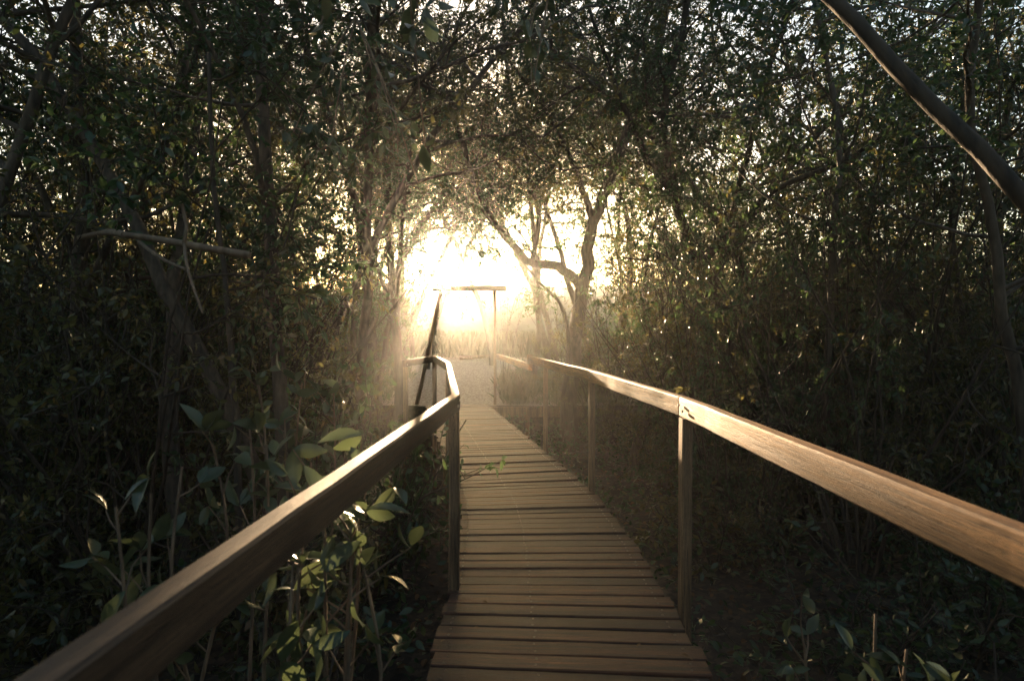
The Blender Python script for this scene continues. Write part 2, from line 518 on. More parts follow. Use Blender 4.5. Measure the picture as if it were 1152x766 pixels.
def boardwalk():
    root = empty('boardwalk', (0, 0, 0), 'narrow brown timber boardwalk of cross planks bending left towards the clearing', 'boardwalk')
    P = resample(CL, .116)
    bm = bmesh.new(); uvl = bm.loops.layers.uv.new('UVMap')
    sb = Tubes()
    for i in range(len(P)):
        c = P[i]
        d = (P[min(i + 2, len(P) - 1)] - P[max(i - 2, 0)]).normalized()
        ang = math.atan2(-d.x, d.y)
        ang = ang * .8 - R(4.5) * max(0, min(1, (3.9 - c.y) / 1.8)) + rn.gauss(0, .004)
        w = .109 + rn.uniform(-.009, .003); hw = .6
        l0 = -hw + rn.gauss(0, .010); l1 = hw + rn.gauss(0, .010)
        zt = rn.gauss(0, .003); tilt = rn.gauss(0, .006); roll = rn.gauss(0, .01)
        M = Matrix.Translation(c + Vector((0, 0, zt))) @ Matrix.Rotation(ang, 4, 'Z') @ Matrix.Rotation(tilt * .5, 4, 'Y') @ Matrix.Rotation(roll, 4, 'X')
        nseg = 8
        uo = rn.uniform(0, 50); vo = rn.uniform(0, 50)
        rings = []
        for s in range(nseg + 1):
            x = l0 + (l1 - l0) * s / nseg
            e1 = rn.gauss(0, .0016); e2 = rn.gauss(0, .0016)
            ring = []
            for yy, zz in ((-w / 2 + e1, -.034), (w / 2 + e2, -.034), (w / 2 + e2, -.005), (w / 2 - .005 + e2, 0), (-w / 2 + .005 + e1, 0), (-w / 2 + e1, -.005)):
                ring.append(bm.verts.new(M @ Vector((x, yy, zz))))
            rings.append((x, ring))
        for (xa, ra), (xb, rb) in zip(rings, rings[1:]):
            for k in range(6):
                f = bm.faces.new((ra[k], rb[k], rb[(k + 1) % 6], ra[(k + 1) % 6]))
                vs = [-w / 2, w / 2, w / 2 + .03, w / 2, -w / 2, -w / 2 - .03, -w / 2 - .06]
                for lp, (u, vv) in zip(f.loops, ((xa, vs[k]), (xb, vs[k]), (xb, vs[k + 1]), (xa, vs[k + 1]))):
                    lp[uvl].uv = (u + uo, vv + vo)
        bm.faces.new(rings[0][1]); bm.faces.new(list(reversed(rings[-1][1])))
        if c.y > .5:
            for x in (-.54, -.14, .53):
                for yy in (-.026, .026):
                    q = M @ Vector((x + rn.gauss(0, .004), yy + rn.gauss(0, .003), .0008))
                    sb.add([q - Vector((0, 0, .004)), q + Vector((0, 0, .0005))], [.0055, .0055], 6)
    bmesh.ops.recalc_face_normals(bm, faces=bm.faces)
    link('deck', bm_mesh('deck', bm), M_DECK, root)
    s = link('screw', sb.mesh('screw', False), M_STEEL, root)
    s['kind'] = 'stuff'
    # two stringers under the planks
    for off in (-.45, 0.02, .45):
        v = []; f = []
        Q = CL[::3] + [CL[-1]]
        for i, c in enumerate(Q):
            d = (Q[min(i + 1, len(Q) - 1)] - Q[max(i - 1, 0)]).normalized(); n = Vector((d.y, -d.x, 0))
            for a, z in ((-.025, -.036), (.025, -.036), (.025, -.20), (-.025, -.20)):
                p = c + n * (off + a); v.append((p.x, p.y, z))
        for i in range(len(Q) - 1):
            for k in range(4):
                f.append((i * 4 + k, i * 4 + (k + 1) % 4, i * 4 + 4 + (k + 1) % 4, i * 4 + 4 + k))
        link('joist', mesh_np('joist', v, f), M_POST, root)
    for y in (.4, 2.9, 5.4, 8.0, 10.4):
        c = min(CL, key=lambda p: abs(p.y - y))
        for off in (-.45, .45):
            z0 = gz(c.x + off, c.y) - .2
            link('pile', board_mesh('pile', Vector((c.x + off, c.y, z0)), Vector((c.x + off, c.y, -.203)), .1, .1, 3), M_POST, root)
    return root


def board_mesh(name, a, b, w, h, seg=10, wob=.002, local=False, rnd=None):
    """square timber from a to b; w across (horizontal), h the other way; returned in a's frame when local"""
    rnd = rnd or rn
    d = (b - a); L = d.length; d.normalize()
    side = d.cross(Vector((0, 0, 1)))
    if side.length < .05: side = Vector((1, 0, 0))
    side.normalize(); up = side.cross(d)
    bv = min(w, h) * .12
    prof = [(-w / 2 + bv, -h / 2), (w / 2 - bv, -h / 2), (w / 2, -h / 2 + bv), (w / 2, h / 2 - bv), (w / 2 - bv, h / 2), (-w / 2 + bv, h / 2), (-w / 2, h / 2 - bv), (-w / 2, -h / 2 + bv)]
    v = []; f = []
    for s in range(seg + 1):
        t = s / seg
        ox, oy = rnd.gauss(0, wob), rnd.gauss(0, wob)
        for x, y in prof:
            x += rnd.gauss(0, wob * .4); y += rnd.gauss(0, wob * .4)
            if local: v.append((t * L, x + ox, y + oy))
            else:
                p = a + d * (t * L) + side * (x + ox) + up * (y + oy); v.append(tuple(p))
    for s in range(seg):
        for k in range(8):
            f.append((s * 8 + k, s * 8 + (k + 1) % 8, s * 8 + 8 + (k + 1) % 8, s * 8 + 8 + k))
    me = bpy.data.meshes.new(name)
    me.from_pydata(v, [], f + [tuple(range(7, -1, -1)), tuple(range(seg * 8, seg * 8 + 8))])
    me.update()
    return me


def local_board(name, a, b, w, h, mat, parent, seg=14, wob=.0008):
    me = board_mesh(name, a, b, w, h, seg, wob, True)
    o = link(name, me, mat, parent)
    d = (b - a).normalized()
    side = d.cross(Vector((0, 0, 1)))
    if side.length < .05: side = Vector((1, 0, 0))
    side.normalize(); up = side.cross(d)
    Mx = Matrix((d, side, up)).transposed().to_4x4()
    o.matrix_local = Matrix.Translation(a) @ Mx
    return o


def post(x, y, ztop, parent, w=.055, d=.075, ang=0):
    z0 = gz(x, y) - .15
    return local_board('post', Vector((x, y, z0)), Vector((x, y, ztop)), w, d, M_POST2, parent, 8, .001)


M_POST2 = wood_mat('rail_post_timber', [(.28, (.09, .055, .032)), (.5, (.22, .145, .085)), (.75, (.34, .235, .15))], axis_scale=(1.2, 22, 22), rough=.65)

boardwalk()
ZR = 1.09
RT, RH = .055, .105      # board thickness and depth
HZ = ZR - RH / 2


def railing(label, pts, posts, extra=None, mat=None, RH=RH):
    mat = mat or M_RAIL
    root = empty('railing', (0, 0, 0), label, 'railing')
    for a, b in zip(pts, pts[1:]):
        A = Vector((a[0], a[1], a[2] - RH / 2)); B = Vector((b[0], b[1], b[2] - RH / 2))
        dd = (B - A).normalized()
        local_board('handrail', A + dd * .004 + Vector((0, 0, rn.uniform(-.004, .002))), B - dd * .004 + Vector((0, 0, rn.uniform(-.004, .002))), RT, RH, mat, root, max(6, int((B - A).length * 5)))
    for a, b in extra or ():
        local_board('handrail', Vector((a[0], a[1], a[2] - RH / 2)), Vector((b[0], b[1], b[2] - RH / 2)), RT, RH, mat, root, 10)
        local_board('end_block', Vector((a[0] - .01, a[1] - .05, .965)), Vector((a[0] - .01, a[1] - .05, 1.10)), .075, .075, M_POST2, root, 3)
    for x, y, zt in posts:
        post(x, y, zt - RH + .001, root)
        sx = -1 if x > path_x(y) else 1
        for dy in (-.03, .035):
            bt = Tubes(); c = Vector((x + sx * (RT / 2 - .004), y + dy, zt - RH * .5 + dy * .4))
            bt.add([c, c + Vector((sx * .009, 0, 0))], [.008, .007], 8)
            link('bolt', bt.mesh('bolt', False), M_STEEL, root)
    return root


railing('sunlit timber handrail on posts along the right edge of the boardwalk',
        [(.985, -1.4, 1.09), (.935, 3.10, 1.09), (.722, 5.15, 1.09), (.27, 7.95, 1.085)],
        [(.972, .35, 1.09), (.925, 3.02, 1.09), (.722, 5.13, 1.09), (.415, 7.0, 1.085)], [((.262, 8.06, .972), (-.28, 11.02, .98))])
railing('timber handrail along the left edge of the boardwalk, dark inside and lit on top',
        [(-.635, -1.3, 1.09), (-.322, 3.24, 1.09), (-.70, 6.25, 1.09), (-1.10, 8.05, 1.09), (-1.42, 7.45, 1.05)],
        [(-.56, -.3, 1.09), (-.325, 3.18, 1.09), (-.69, 6.15, 1.09), (-1.09, 7.98, 1.09), (-1.40, 7.48, 1.05)], None, M_RAIL_SHADED, .092)

# entrance frame of the boardwalk at the clearing
gate = empty('gateway', (0, 0, 0), 'plain timber gateway frame with a crossbeam at the far end of the boardwalk', 'gateway')
for x, xt in ((-.335, -.335), (-1.93, -1.40)):
    local_board('post', Vector((x, 11.2, -.3)), Vector((xt, 11.2, 2.205)), .055, .075, M_POST2, gate, 8, .003)
local_board('crossbeam', Vector((-1.56, 11.2, 2.26)), Vector((-.11, 11.2, 2.26)), .11, .105, M_POST2, gate, 12, .003)
edge = empty('edging_timber', (0, 0, 0), 'low dark timber edging holding back the gravel to the right of the boardwalk end', 'edging')
local_board('beam', Vector((-.42, 10.93, -.135)), Vector((1.35, 10.98, -.135)), .10, .2, M_POST, edge, 10)
for x in (.3, 1.1):
    local_board('stake', Vector((x, 10.83, -.75)), Vector((x, 10.83, -.04)), .07, .07, M_POST2, edge, 4)

# slatted screen seen through the leaves on the right
scr = empty('slatted_screen', (0, 0, 0), 'grey wooden screen of horizontal slats half hidden behind the right hand foliage', 'screen')
p0 = at(712, 412, 12.6)
for dx in (0, .82):
    local_board('post', Vector((p0.x + dx, p0.y, -.4)), Vector((p0.x + dx, p0.y, 2.2)), .08, .08, M_POST2, scr, 5)
local_board('top_beam', Vector((p0.x - .15, p0.y, 2.25)), Vector((p0.x + 1.3, p0.y, 2.25)), .09, .09, M_POST2, scr, 5)
sl = bmesh.new()
for k in range(15):
    z = .55 + k * .085
    bmesh.ops.create_cube(sl, size=1, matrix=Matrix.Translation((p0.x + .41, p0.y - .055, z)) @ Matrix.Diagonal((.95, .022, .052, 1)))
link('slat_panel', bm_mesh('slat_panel', sl), M_POST2, scr)

# log lying across the far side of the clearing
lg = Plant(77)
lg.tube(lg.line(Vector((-1.75, 19.0, .50)), Vector((1, .05, 0)), 1.0, 9, .03), .07, .055, 9)
tag(link('log', lg.t.mesh('log'), M_BARK2), 'fallen log lying across the far edge of the gravel clearing', 'log')

# ------------------------------------------------------------------ trees with a trunk one can point at
def drawn_tree(seed, name, label, paths, ntw=5, leaf=.058, mat=None, wood=None, sub=7, nl=12, cat='tree', leafy=.25, sublen=(.5, 1.3)):
    """paths: list of (list of (px, py, d)) , r0, r1, leafy?"""
    P = Plant(seed, leaf)
    base = at(*paths[0][0][0])
    for pts, r0, r1, dens in paths:
        W = [at(*p) - Vector((base.x, base.y, 0)) for p in pts]
        W = catmull(W, 5)
        W = [w + P.rv(r0 * .10) for w in W]
        P.tube(W, r0, r1, 9 if r0 > .04 else 6)
        L = sum((b - a).length for a, b in zip(W, W[1:]))
        for k in range(int(L * dens)):
            q, dd = P.on(W, P.rn.uniform(leafy, 1))
            P.branch(q, (dd * .5 + P.rv(.6)).normalized(), P.rn.uniform(*sublen), max(.008, r1 * .5), 1, 4, ntw, nl)
    return P.finish(name, wood or M_BARK, mat or M_LEAF, 'trunk', 'crown', (base.x, base.y, 0), label, cat)


def G(px, d):
    """pixel row of the ground at distance d"""
    x = (px - 576) / FX * d
    z = gz(x, d) - .1
    return (px, 383 - ((z - CAM_H) / d + math.tan(PITCH)) * FX, d)


drawn_tree(11, 'tree', 'thick twisted tree right of the gateway with a limb arching left towards the sun', [
    ([G(636, 10.2), (646, 390, 10.2), (655, 330, 10.1), (668, 250, 9.9), (700, 165, 9.6), (738, 60, 9.3), (765, -60, 9)], .17, .05, 1.8),
    ([(656, 322, 10.1), (628, 300, 9.9), (598, 296, 9.7), (572, 270, 9.4), (546, 236, 9.0), (526, 180, 8.6), (505, 110, 8.2)], .10, .03, 3.2),
    ([(598, 296, 9.7), (606, 245, 9.5), (592, 180, 9.3), (600, 90, 9.0)], .05, .02, 1.6),
    ([(668, 250, 9.9), (645, 185, 9.6), (610, 120, 9.2), (560, 50, 8.8)], .07, .02, 3.2),
    ([G(652, 9.9), (640, 390, 10.0), (632, 345, 10.1), (600, 310, 10.3), (560, 255, 10.5)], .045, .02, 1.0),
    ([(566, 262, 9.3), (548, 250, 9.2), (520, 244, 9.0), (488, 246, 8.8)], .022, .008, 6.5),
    ([(600, 290, 9.7), (585, 262, 9.5), (560, 240, 9.3)], .022, .008, 4),
], leafy=.45)
drawn_tree(12, 'tree', 'dark crooked tree behind the right handrail forking towards the upper right', [
    ([G(842, 7.6), (818, 372, 7.5), (785, 300, 7.3), (758, 220, 7.1), (746, 130, 6.9), (770, 20, 6.7), (775, -90, 6.6)], .075, .035, 2.2),
    ([(785, 300, 7.3), (822, 262, 7.0), (870, 215, 6.7), (960, 175, 6.3), (1050, 110, 6)], .055, .02, 2.2),
    ([(758, 220, 7.1), (720, 160, 7.0), (690, 90, 6.8), (660, 0, 6.6)], .05, .02, 2.0),
    ([(800, 335, 7.4), (760, 300, 7.6), (700, 290, 7.9)], .03, .012, 1.4),
], leafy=.4, wood=M_BARK3)
drawn_tree(13, 'tree', 'dark leaning tree among lit stems near the right edge of the photo', [
    ([G(1135, 6.2), (1102, 432, 6.2), (1062, 392, 6.3), (1020, 349, 6.4), (985, 290, 6.5), (960, 200, 6.5), (930, 80, 6.4)], .085, .03, 2.2),
    ([(1085, 415, 6.25), (1078, 330, 6.1), (1072, 220, 5.9), (1090, 80, 5.7)], .05, .02, 2.0),
    ([(1102, 432, 6.2), (1130, 330, 6.0), (1120, 200, 5.8), (1150, 60, 5.6)], .06, .02, 2.0),
], leafy=.45)
drawn_tree(14, 'tree', 'slender straight dark tree rising behind the left handrail', [
    ([G(322, 4.3), (318, 480, 4.3), (310, 380, 4.3), (303, 250, 4.3), (296, 110, 4.3), (292, -20, 4.25), (285, -220, 4.2), (280, -380, 4.2)], .060, .035, 1.9),
    ([(303, 250, 4.3), (280, 150, 4.0), (240, 60, 3.8), (190, -40, 3.5)], .03, .012, 2.2),
], leafy=.35, wood=M_BARK)
drawn_tree(15, 'tree', 'short stout dark trunk standing just left of the gateway', [
    ([G(449, 9.4), (449, 440, 9.4), (447, 380, 9.4), (440, 300, 9.5), (436, 200, 9.6), (440, 80, 9.8)], .10, .05, 2.0),
    ([(446, 335, 9.4), (452, 290, 9.3), (468, 255, 9.2), (498, 236, 9.1)], .03, .010, 5.0),
    ([(447, 372, 9.4), (425, 300, 9.2), (400, 220, 9.0)], .045, .02, 2.0),
], leafy=.4)
drawn_tree(17, 'tree', 'dark tree on the left edge with dense foliage overhead', [
    ([G(60, 5.2), (70, 480, 5.2), (85, 350, 5.2), (95, 200, 5.1), (85, 40, 5.0), (70, -150, 5)], .09, .04, 3.0),
    ([(85, 350, 5.2), (140, 240, 5.0), (190, 150, 4.8), (230, 20, 4.6)], .04, .015, 3.0),
    ([(90, 300, 5.2), (40, 200, 5.0), (0, 100, 4.8)], .04, .015, 2.5),
], leafy=.3)
drawn_tree(18, 'tree', 'thin dark sapling trunk left of the slender straight tree', [
    ([G(272, 3.6), (268, 520, 3.6), (262, 430, 3.6), (255, 330, 3.6), (240, 200, 3.6), (235, 60, 3.6)], .028, .012, 2.0),
], leafy=.55, wood=M_BARK3, leaf=.065)

# leaning trunk across the upper right corner
P = Plant(31, .07)
A_ = at(965, 28, 2.02); B_ = at(1152, 226, 1.78); D_ = B_ - A_
W = [A_ + D_ * t for t in (-5.0, -3.6, -2.4, -1.5, -.8, -.3, 0, .25, .5, .75, 1, 1.3, 1.7, 2.2, 2.9, 3.6, 4.3)]
W.reverse()
W = [w + P.rv(.003) for w in W]
P.tube(W, .031, .022, 10)
for k in range(16):
    q, dd = P.on(W, P.rn.uniform(.88, 1)); P.branch(q, (dd * .4 + P.rv(.6)).normalized(), P.rn.uniform(.5, 1.2), .012, 1, 4, 4, 8)
P.finish('tree', M_BARK3, M_LEAF, 'trunk', 'crown', (0, 0, 0), 'near bare trunk leaning diagonally across the upper right corner', 'tree')

# broken branch hanging on the left
P = Plant(32, .06)
a = at(140, 264, 2.6); b = at(280, 287, 2.5)
P.tube([a, a.lerp(b, .35) + Vector((0, 0, .004)), a.lerp(b, .7), b], .014, .017, 8)
P.tube(catmull([at(156, 272, 2.58), at(182, 291, 2.5), at(209, 303, 2.45)], 4), .009, .006, 6)
P.tube(catmull([at(207, 272, 2.5), at(212, 306, 2.45), at(228, 352, 2.4)], 4), .008, .005, 6)
P.tube([at(205, 230, 2.55), at(210, 255, 2.52), at(207, 276, 2.5)], .007, .008, 6)
P.tube(catmull([at(140, 264, 2.6), at(132, 262, 3.0), at(116, 262, 3.9), at(88, 268, 5.2)], 5), .014, .024, 7)
P.finish('broken_branch', M_BARK2, M_LEAF, 'limb', 'foliage', (0, 0, 0), 'snapped pale branch with a cut end hanging level on the left', 'branch')

# ------------------------------------------------------------------ near broad leaved plants
def broad_plant(seed, label, name, stems, leaf, wood=M_BARK2, nl=7, grp=None):
    """stems: list of lists of world points"""
    P = Plant(seed, leaf)
    b0 = stems[0][0]
    for pts in stems:
        W = catmull([Vector(p) - Vector((b0[0], b0[1], 0)) for p in pts], 4)
        P.tube(W, .011, .004, 6)
        for k in range(nl):
            q, dd = P.on(W, P.rn.uniform(.45, 1))
            s = P.rv(.6); s.z = abs(s.z) * .5
            e = P.line(q, (dd * .5 + s).normalized(), P.rn.uniform(.08, .2), 2, .15)
            P.tube(e, .004, .0025, 4)
            for j in range(P.rn.randint(2, 4)):
                P.lp.append(tuple(e[-1])); P.la.append(tuple(dd * .3 + P.rv(.7)))
    return P.finish(name, wood, M_BROAD, 'stem', 'foliage', (b0[0], b0[1], 0), label, 'plant', LEAF_B, .45, True, grp)


def stem_pts(px, py, d, base_px, lean=0):
    g = G(base_px, d + lean)
    b = at(*g); t = at(px, py, d)
    m1 = b.lerp(t, .4) + Vector((rn.gauss(0, .03), rn.gauss(0, .03), 0)); m2 = b.lerp(t, .75) + Vector((rn.gauss(0, .03), rn.gauss(0, .03), 0))
    return [b, m1, m2, t]


broad_plant(41, 'broad leaved plant with pale stems growing below the left handrail', 'broadleaf_plant',
            [stem_pts(*a) for a in ((345, 560, 1.75, 350), (365, 590, 1.72, 362), (395, 600, 1.70, 375), (330, 630, 1.66, 345), (412, 650, 1.72, 385), (405, 560, 1.8, 372))], .105, nl=6)
broad_plant(42, 'broad leaved plant reaching just above the left handrail with one big leaf', 'broadleaf_plant',
            [stem_pts(*a) for a in ((400, 512, 1.95, 380, .1), (350, 520, 2.2, 340, .2), (300, 500, 2.3, 300, .2))], .12, nl=3)
broad_plant(43, 'broad leaved plant with sun catching its leaves at the far left of the handrail', 'broadleaf_plant',
            [stem_pts(*a) for a in ((205, 525, 2.0, 215, .1), (170, 555, 1.9, 190, .1), (240, 500, 2.2, 235, .1), (130, 570, 1.8, 150), (280, 470, 2.4, 275))], .105, nl=6)
broad_plant(44, 'small broad leaved plant around the foot of the slender straight tree', 'broadleaf_plant',
            [stem_pts(*a) for a in ((290, 420, 3.4, 300), (340, 430, 3.5, 335), (375, 440, 3.6, 360), (320, 470, 3.3, 322))], .105, nl=7)
broad_plant(45, 'low broad leaved plant in the dark below the right handrail near post', 'broadleaf_plant',
            [stem_pts(*a) for a in ((985, 690, 1.9, 985), (1020, 730, 1.8, 1010), (905, 725, 2.0, 915))], .075, nl=5)


def hanging(seed, label, p_from, tips, leaf, nl=6):
    P = Plant(seed, leaf)
    for t in tips:
        W = catmull([Vector(p_from), Vector(p_from).lerp(Vector(t), .5) + Vector((0, 0, .06)), Vector(t)], 5)
        P.tube(W, .008, .003, 6)
        for k in range(nl):
            q, dd = P.on(W, P.rn.uniform(.4, 1))
            e = P.line(q, (dd * .4 + P.rv(.6)).normalized(), P.rn.uniform(.05, .15), 2, .15)
            P.tube(e, .003, .002, 4)
            for j in range(2):
                P.lp.append(tuple(e[-1])); P.la.append(tuple(dd * .3 + P.rv(.5) + Vector((0, 0, -.5))))
    P.finish('leafy_branch', M_BARK2, M_BROAD, 'twig', 'foliage', (0, 0, 0), label, 'branch', LEAF_B, .3, True)


hanging(51, 'leafy branch with large pale leaves hanging in from the top left of centre', at(440, -170, 2.2), [at(405, 0, 2.0), at(470, 10, 2.1), at(360, 30, 2.2), at(480, 180, 2.6)], .10)
hanging(52, 'leafy branch with sunlit leaves hanging at the top centre', at(640, -120, 3.2), [at(590, 60, 3.0), at(612, 30, 3.1), at(560, 20, 3.2), at(600, 95, 3.0)], .10, 7)
hanging(53, 'leafy branch dangling above and left of the sun', at(400, 20, 3.6), [at(430, 130, 3.3), at(470, 205, 3.2), at(370, 175, 3.3), at(330, 150, 3.4), at(450, 160, 3.1)], .085, 8)

# ------------------------------------------------------------------ the thicket: prototypes and their copies
TALL = [tall_tree(101, 7.6, .055, 2.3, 2.3, 15), tall_tree(102, 8.4, .065, 2.8, 2.6, 16, mat=M_LEAF2), tall_tree(103, 6.8, .048, 2.0, 2.1, 14, nl=10, leaf=.078)]
CANOPY = [tall_tree(111, 8.2, .07, 3.9, 3.1, 14, nsub=6), tall_tree(112, 9.2, .08, 4.3, 3.3, 14, nsub=6, mat=M_LEAF2)]
SHRUB = [shrub(121, 3.2, 10, 1.3), shrub(122, 3.8, 12, 1.1, mat=M_LEAF2), shrub(123, 2.6, 10, 1.6, nl=9, leaf=.078)]
LOW = [shrub(131, 1.25, 9, 1.9, 4, 4, 7, .065, rr=.009), shrub(132, 1.0, 8, 2.2, 4, 4, 7, .075, rr=.009, mat=M_LEAF2)]
STEMS = [shrub(141, 4.6, 9, .7, 3, 3, 5, .06, M_LEAF2, bare=.45, rr=.02), shrub(142, 3.9, 8, .9, 3, 3, 5, .06, bare=.4, rr=.017)]
used = set()


def plant(kind, x, y, label, group, s=1.0, sz=None, tilt=(0, 0), rz=None):
    proto = kind[rn.randrange(len(kind))]
    unused = [p for p in kind if p.name not in used]
    if unused: proto = unused[0]
    z = gz(x, y) - .02
    rz = rn.uniform(0, 6.28) if rz is None else rz
    sc = (s, sz if sz else s)
    if proto.name not in used:
        used.add(proto.name)
        proto.location = (x, y, z); proto.rotation_euler = (tilt[0], tilt[1], rz); proto.scale = (sc[0], sc[0], sc[1])
        proto['label'] = label; proto['group'] = group
        return proto
    return copy_thing(proto, (x, y, z), rz, sc, label, group, tilt)


def pix(x, y): return 576 + x / max(y, .1) * FX


LBL = {
    'tl': ('dark tree in the dense wood left of the boardwalk', 'trees in the wood on the left'),
    'tr': ('dark tree in the dense wood right of the boardwalk', 'trees in the wood on the right'),
    'sl': ('dark leafy bush in the thicket left of the boardwalk', 'bushes of the left thicket'),
    'sr': ('dark leafy bush in the thicket right of the boardwalk', 'bushes of the right thicket'),
    'll': ('low dark bush on the ground left of the boardwalk', 'low bushes on the left'),
    'lr': ('low dark bush on the ground right of the boardwalk', 'low bushes on the right'),
    'ml': ('clump of thin bare stems in the left wood', 'thin stems on the left'),
    'mr': ('clump of thin bare stems in the right wood', 'thin stems on the right'),
}


def scatter(kind, key, n, xr, yr, gap, s, keep):
    rn.seed(key + str(n) + str(xr))
    pts = []
    tries = 0
    while len(pts) < n and tries < 6000:
        tries += 1
        x = rn.uniform(*xr); y = rn.uniform(*yr)
        if not keep(x, y): continue
        if any((x - a) ** 2 + (y - b) ** 2 < gap * gap for a, b in pts): continue
        pts.append((x, y))
        plant(kind, x, y, *LBL[key], s=min(rn.uniform(*s), 1.0), sz=rn.uniform(*s))


def off_path(m):
    return lambda x, y: abs(x - path_x(y)) > m


# walls of trees left and right
scatter(TALL, 'tl', 17, (-13, -2.6), (2.5, 17), 1.7, (.85, 1.15), lambda x, y: x < path_x(y) - 3.5 and pix(x, y) < 440 and pix(x, y) > -250)
scatter(TALL, 'tr', 16, (2.4, 13), (3.5, 17), 1.7, (.85, 1.15), lambda x, y: x > path_x(y) + 2.0 and pix(x, y) > 690 and pix(x, y) < 1400)
scatter(CANOPY, 'tl', 10, (-9, -2.4), (4, 15), 2.2, (.95, 1.1), lambda x, y: x < path_x(y) - 1.6 and pix(x, y) < 450)
scatter(CANOPY, 'tr', 13, (2.6, 12), (6.5, 17), 2.2, (.95, 1.1), lambda x, y: x > path_x(y) + 1.6 and pix(x, y) > 680)
scatter(SHRUB, 'sl', 44, (-11, -1.5), (4.2, 15), 1.0, (.8, 1.5), lambda x, y: x < path_x(y) - 3.0 and pix(x, y) < 425 and pix(x, y) > -150)
scatter(SHRUB, 'sr', 44, (2.3, 11), (4.8, 15), 1.0, (.8, 1.5), lambda x, y: x > path_x(y) + 2.3 and pix(x, y) > 725 and pix(x, y) < 1330)
scatter(LOW, 'll', 20, (-5, -1.1), (1.4, 10), .8, (.7, 1.1), lambda x, y: x < path_x(y) - 1.25)
scatter(LOW, 'lr', 22, (1.6, 6), (1.6, 10), .8, (.7, 1.1), lambda x, y: x > path_x(y) + 1.45)
scatter(STEMS, 'ml', 10, (-8, -2), (4, 14), 1.2, (.85, 1.15), lambda x, y: x < path_x(y) - 1.6 and pix(x, y) < 450 and pix(x, y) > -50)
scatter(STEMS, 'mr', 16, (2, 9), (4.5, 14), 1.2, (.85, 1.15), lambda x, y: x > path_x(y) + 1.6 and pix(x, y) > 690 and pix(x, y) < 1250)
for px, d, s_ in ((395, 4.9, .9), (360, 4.1, .8), (340, 5.1, .9), (400, 6.5, .75), (300, 5.6, 1.0)):
    plant(LOW, (px - 576) / FX * d, d, 'leafy bush close behind the left handrail', 'bushes behind the left handrail', s=s_ * 1.25, sz=s_ * 1.7)
# crowns that close over the path
for x, y, rz in ((-1.75, 4.6, 1), (-2.2, 7.2, 3), (1.75, 8.3, 4), (-2.9, 9.6, 5), (1.9, 11.6, 0), (.42, 12.9, 2.5)):
    plant(CANOPY, x, y, ('tall tree on the left whose crown closes over the boardwalk' if x < -1 else 'tall tree on the right whose crown closes over the boardwalk' if x > 1 else 'thin upright trunk standing in the opening behind the gateway, near the hill' if y < 15 else 'lone tree beyond the clearing showing its crown above the gateway'), 'trees closing over the path', s=rn.uniform(.95, 1.1), rz=rz)
rn.seed(71)
OVER = [tall_tree(115, 8.5, .09, 4.1, 3.2, 20, nsub=7, ntwig=5), tall_tree(116, 9.3, .10, 4.5, 3.0, 20, nsub=7, ntwig=5, mat=M_LEAF2)]
rn.seed(70)
for x, y, t in ((-2.9, 13.8, 'left'), (-2.7, 11.2, 'left'), (-4.3, 11.8, 'left'), (-3.0, 15.2, 'left'), (1.3, 15.9, 'r'), (-.6, 17.6, 'm'), (-2.5, 16.6, 'l'), (-3.6, 17.2, 'left'), (.95, 14.6, 'right'), (2.2, 12.6, 'right'), (1.3, 17.8, 'right'), (-3.3, 19.0, 'left')):
    plant(OVER, x, y, 'tall tree with a dense high crown at the clearing edge', 'high crowns above the opening', s=rn.uniform(.95, 1.1))
for kind, x, y, s_, z_ in ((TALL, -2.95, 12.4, .6, .8), (TALL, -3.3, 10.2, .65, .8), (SHRUB, -3.2, 12.9, .8, 1.2), (SHRUB, -3.3, 11.4, .8, 1.1), (TALL, -3.6, 15.5, .8, .9), (OVER[:1], -2.35, 9.4, .75, .8), (OVER[1:], -2.55, 10.4, .7, .82)):
    plant(kind, x, y, 'glowing leafy tree close to the left of the sun', 'backlit trees left of the sun', s=s_, sz=z_)
# unseen part of the wood, added behind the viewer to shade the path
for i, (x, y) in enumerate([(-4.2, -1.0), (-4.5, -2), (-2, -2.5), (-1.6, -5.5), (1.8, -3.5), (3.6, -2.4), (4.6, -1.4), (5.2, -3.5), (1.2, -7), (4.2, -7), (-4.5, -6.5), (-6, 1.2), (5.8, 1.6), (-7, -3.5), (7.5, -1), (-1.5, -.9), (1.9, -1.6), (-.9, -3.6), (.2, -5.2)]):
    plant(CANOPY if i % 2 else TALL, x, y, 'unseen dark tree of the wood, added for shade beside the near end of the boardwalk', 'unseen trees added around the near end', s=rn.uniform(.95, 1.15))
for i, (x, y) in enumerate([(-3.4, -2.6), (-3.6, -3.6), (2.8, -2.4), (3.0, -5), (-1, -8.5), (5, -.4), (-5, -1), (2.6, -8), (2.6, -1.5), (3.6, -2.2), (4.2, -1.6), (1.9, -2.7), (5.0, .2), (-2.6, -1.9), (-4.3, -1.9), (-5.2, .2), (.6, -6.2), (-.5, -5.0)]):
    plant(SHRUB, x, y, 'unseen dark bush added for shade beside the near end of the boardwalk', 'unseen bushes added around the near end', s=rn.uniform(.95, 1.3))
rn.seed(72)
for i in range(26):
    a = R(200 + 320 * (i % 13) / 12 - 70); r_ = 8.5 if i < 13 else 11.0
    x, y = r_ * math.cos(a + (.1 if i >= 13 else 0)), -1.5 + r_ * .95 * math.sin(a)
    if y > 2 or abs(x) < .9: continue
    plant(SHRUB, x, y, 'unseen dark bush added for shade beside the near end of the boardwalk', 'unseen bushes added around the near end', s=rn.uniform(1.5, 1.9))
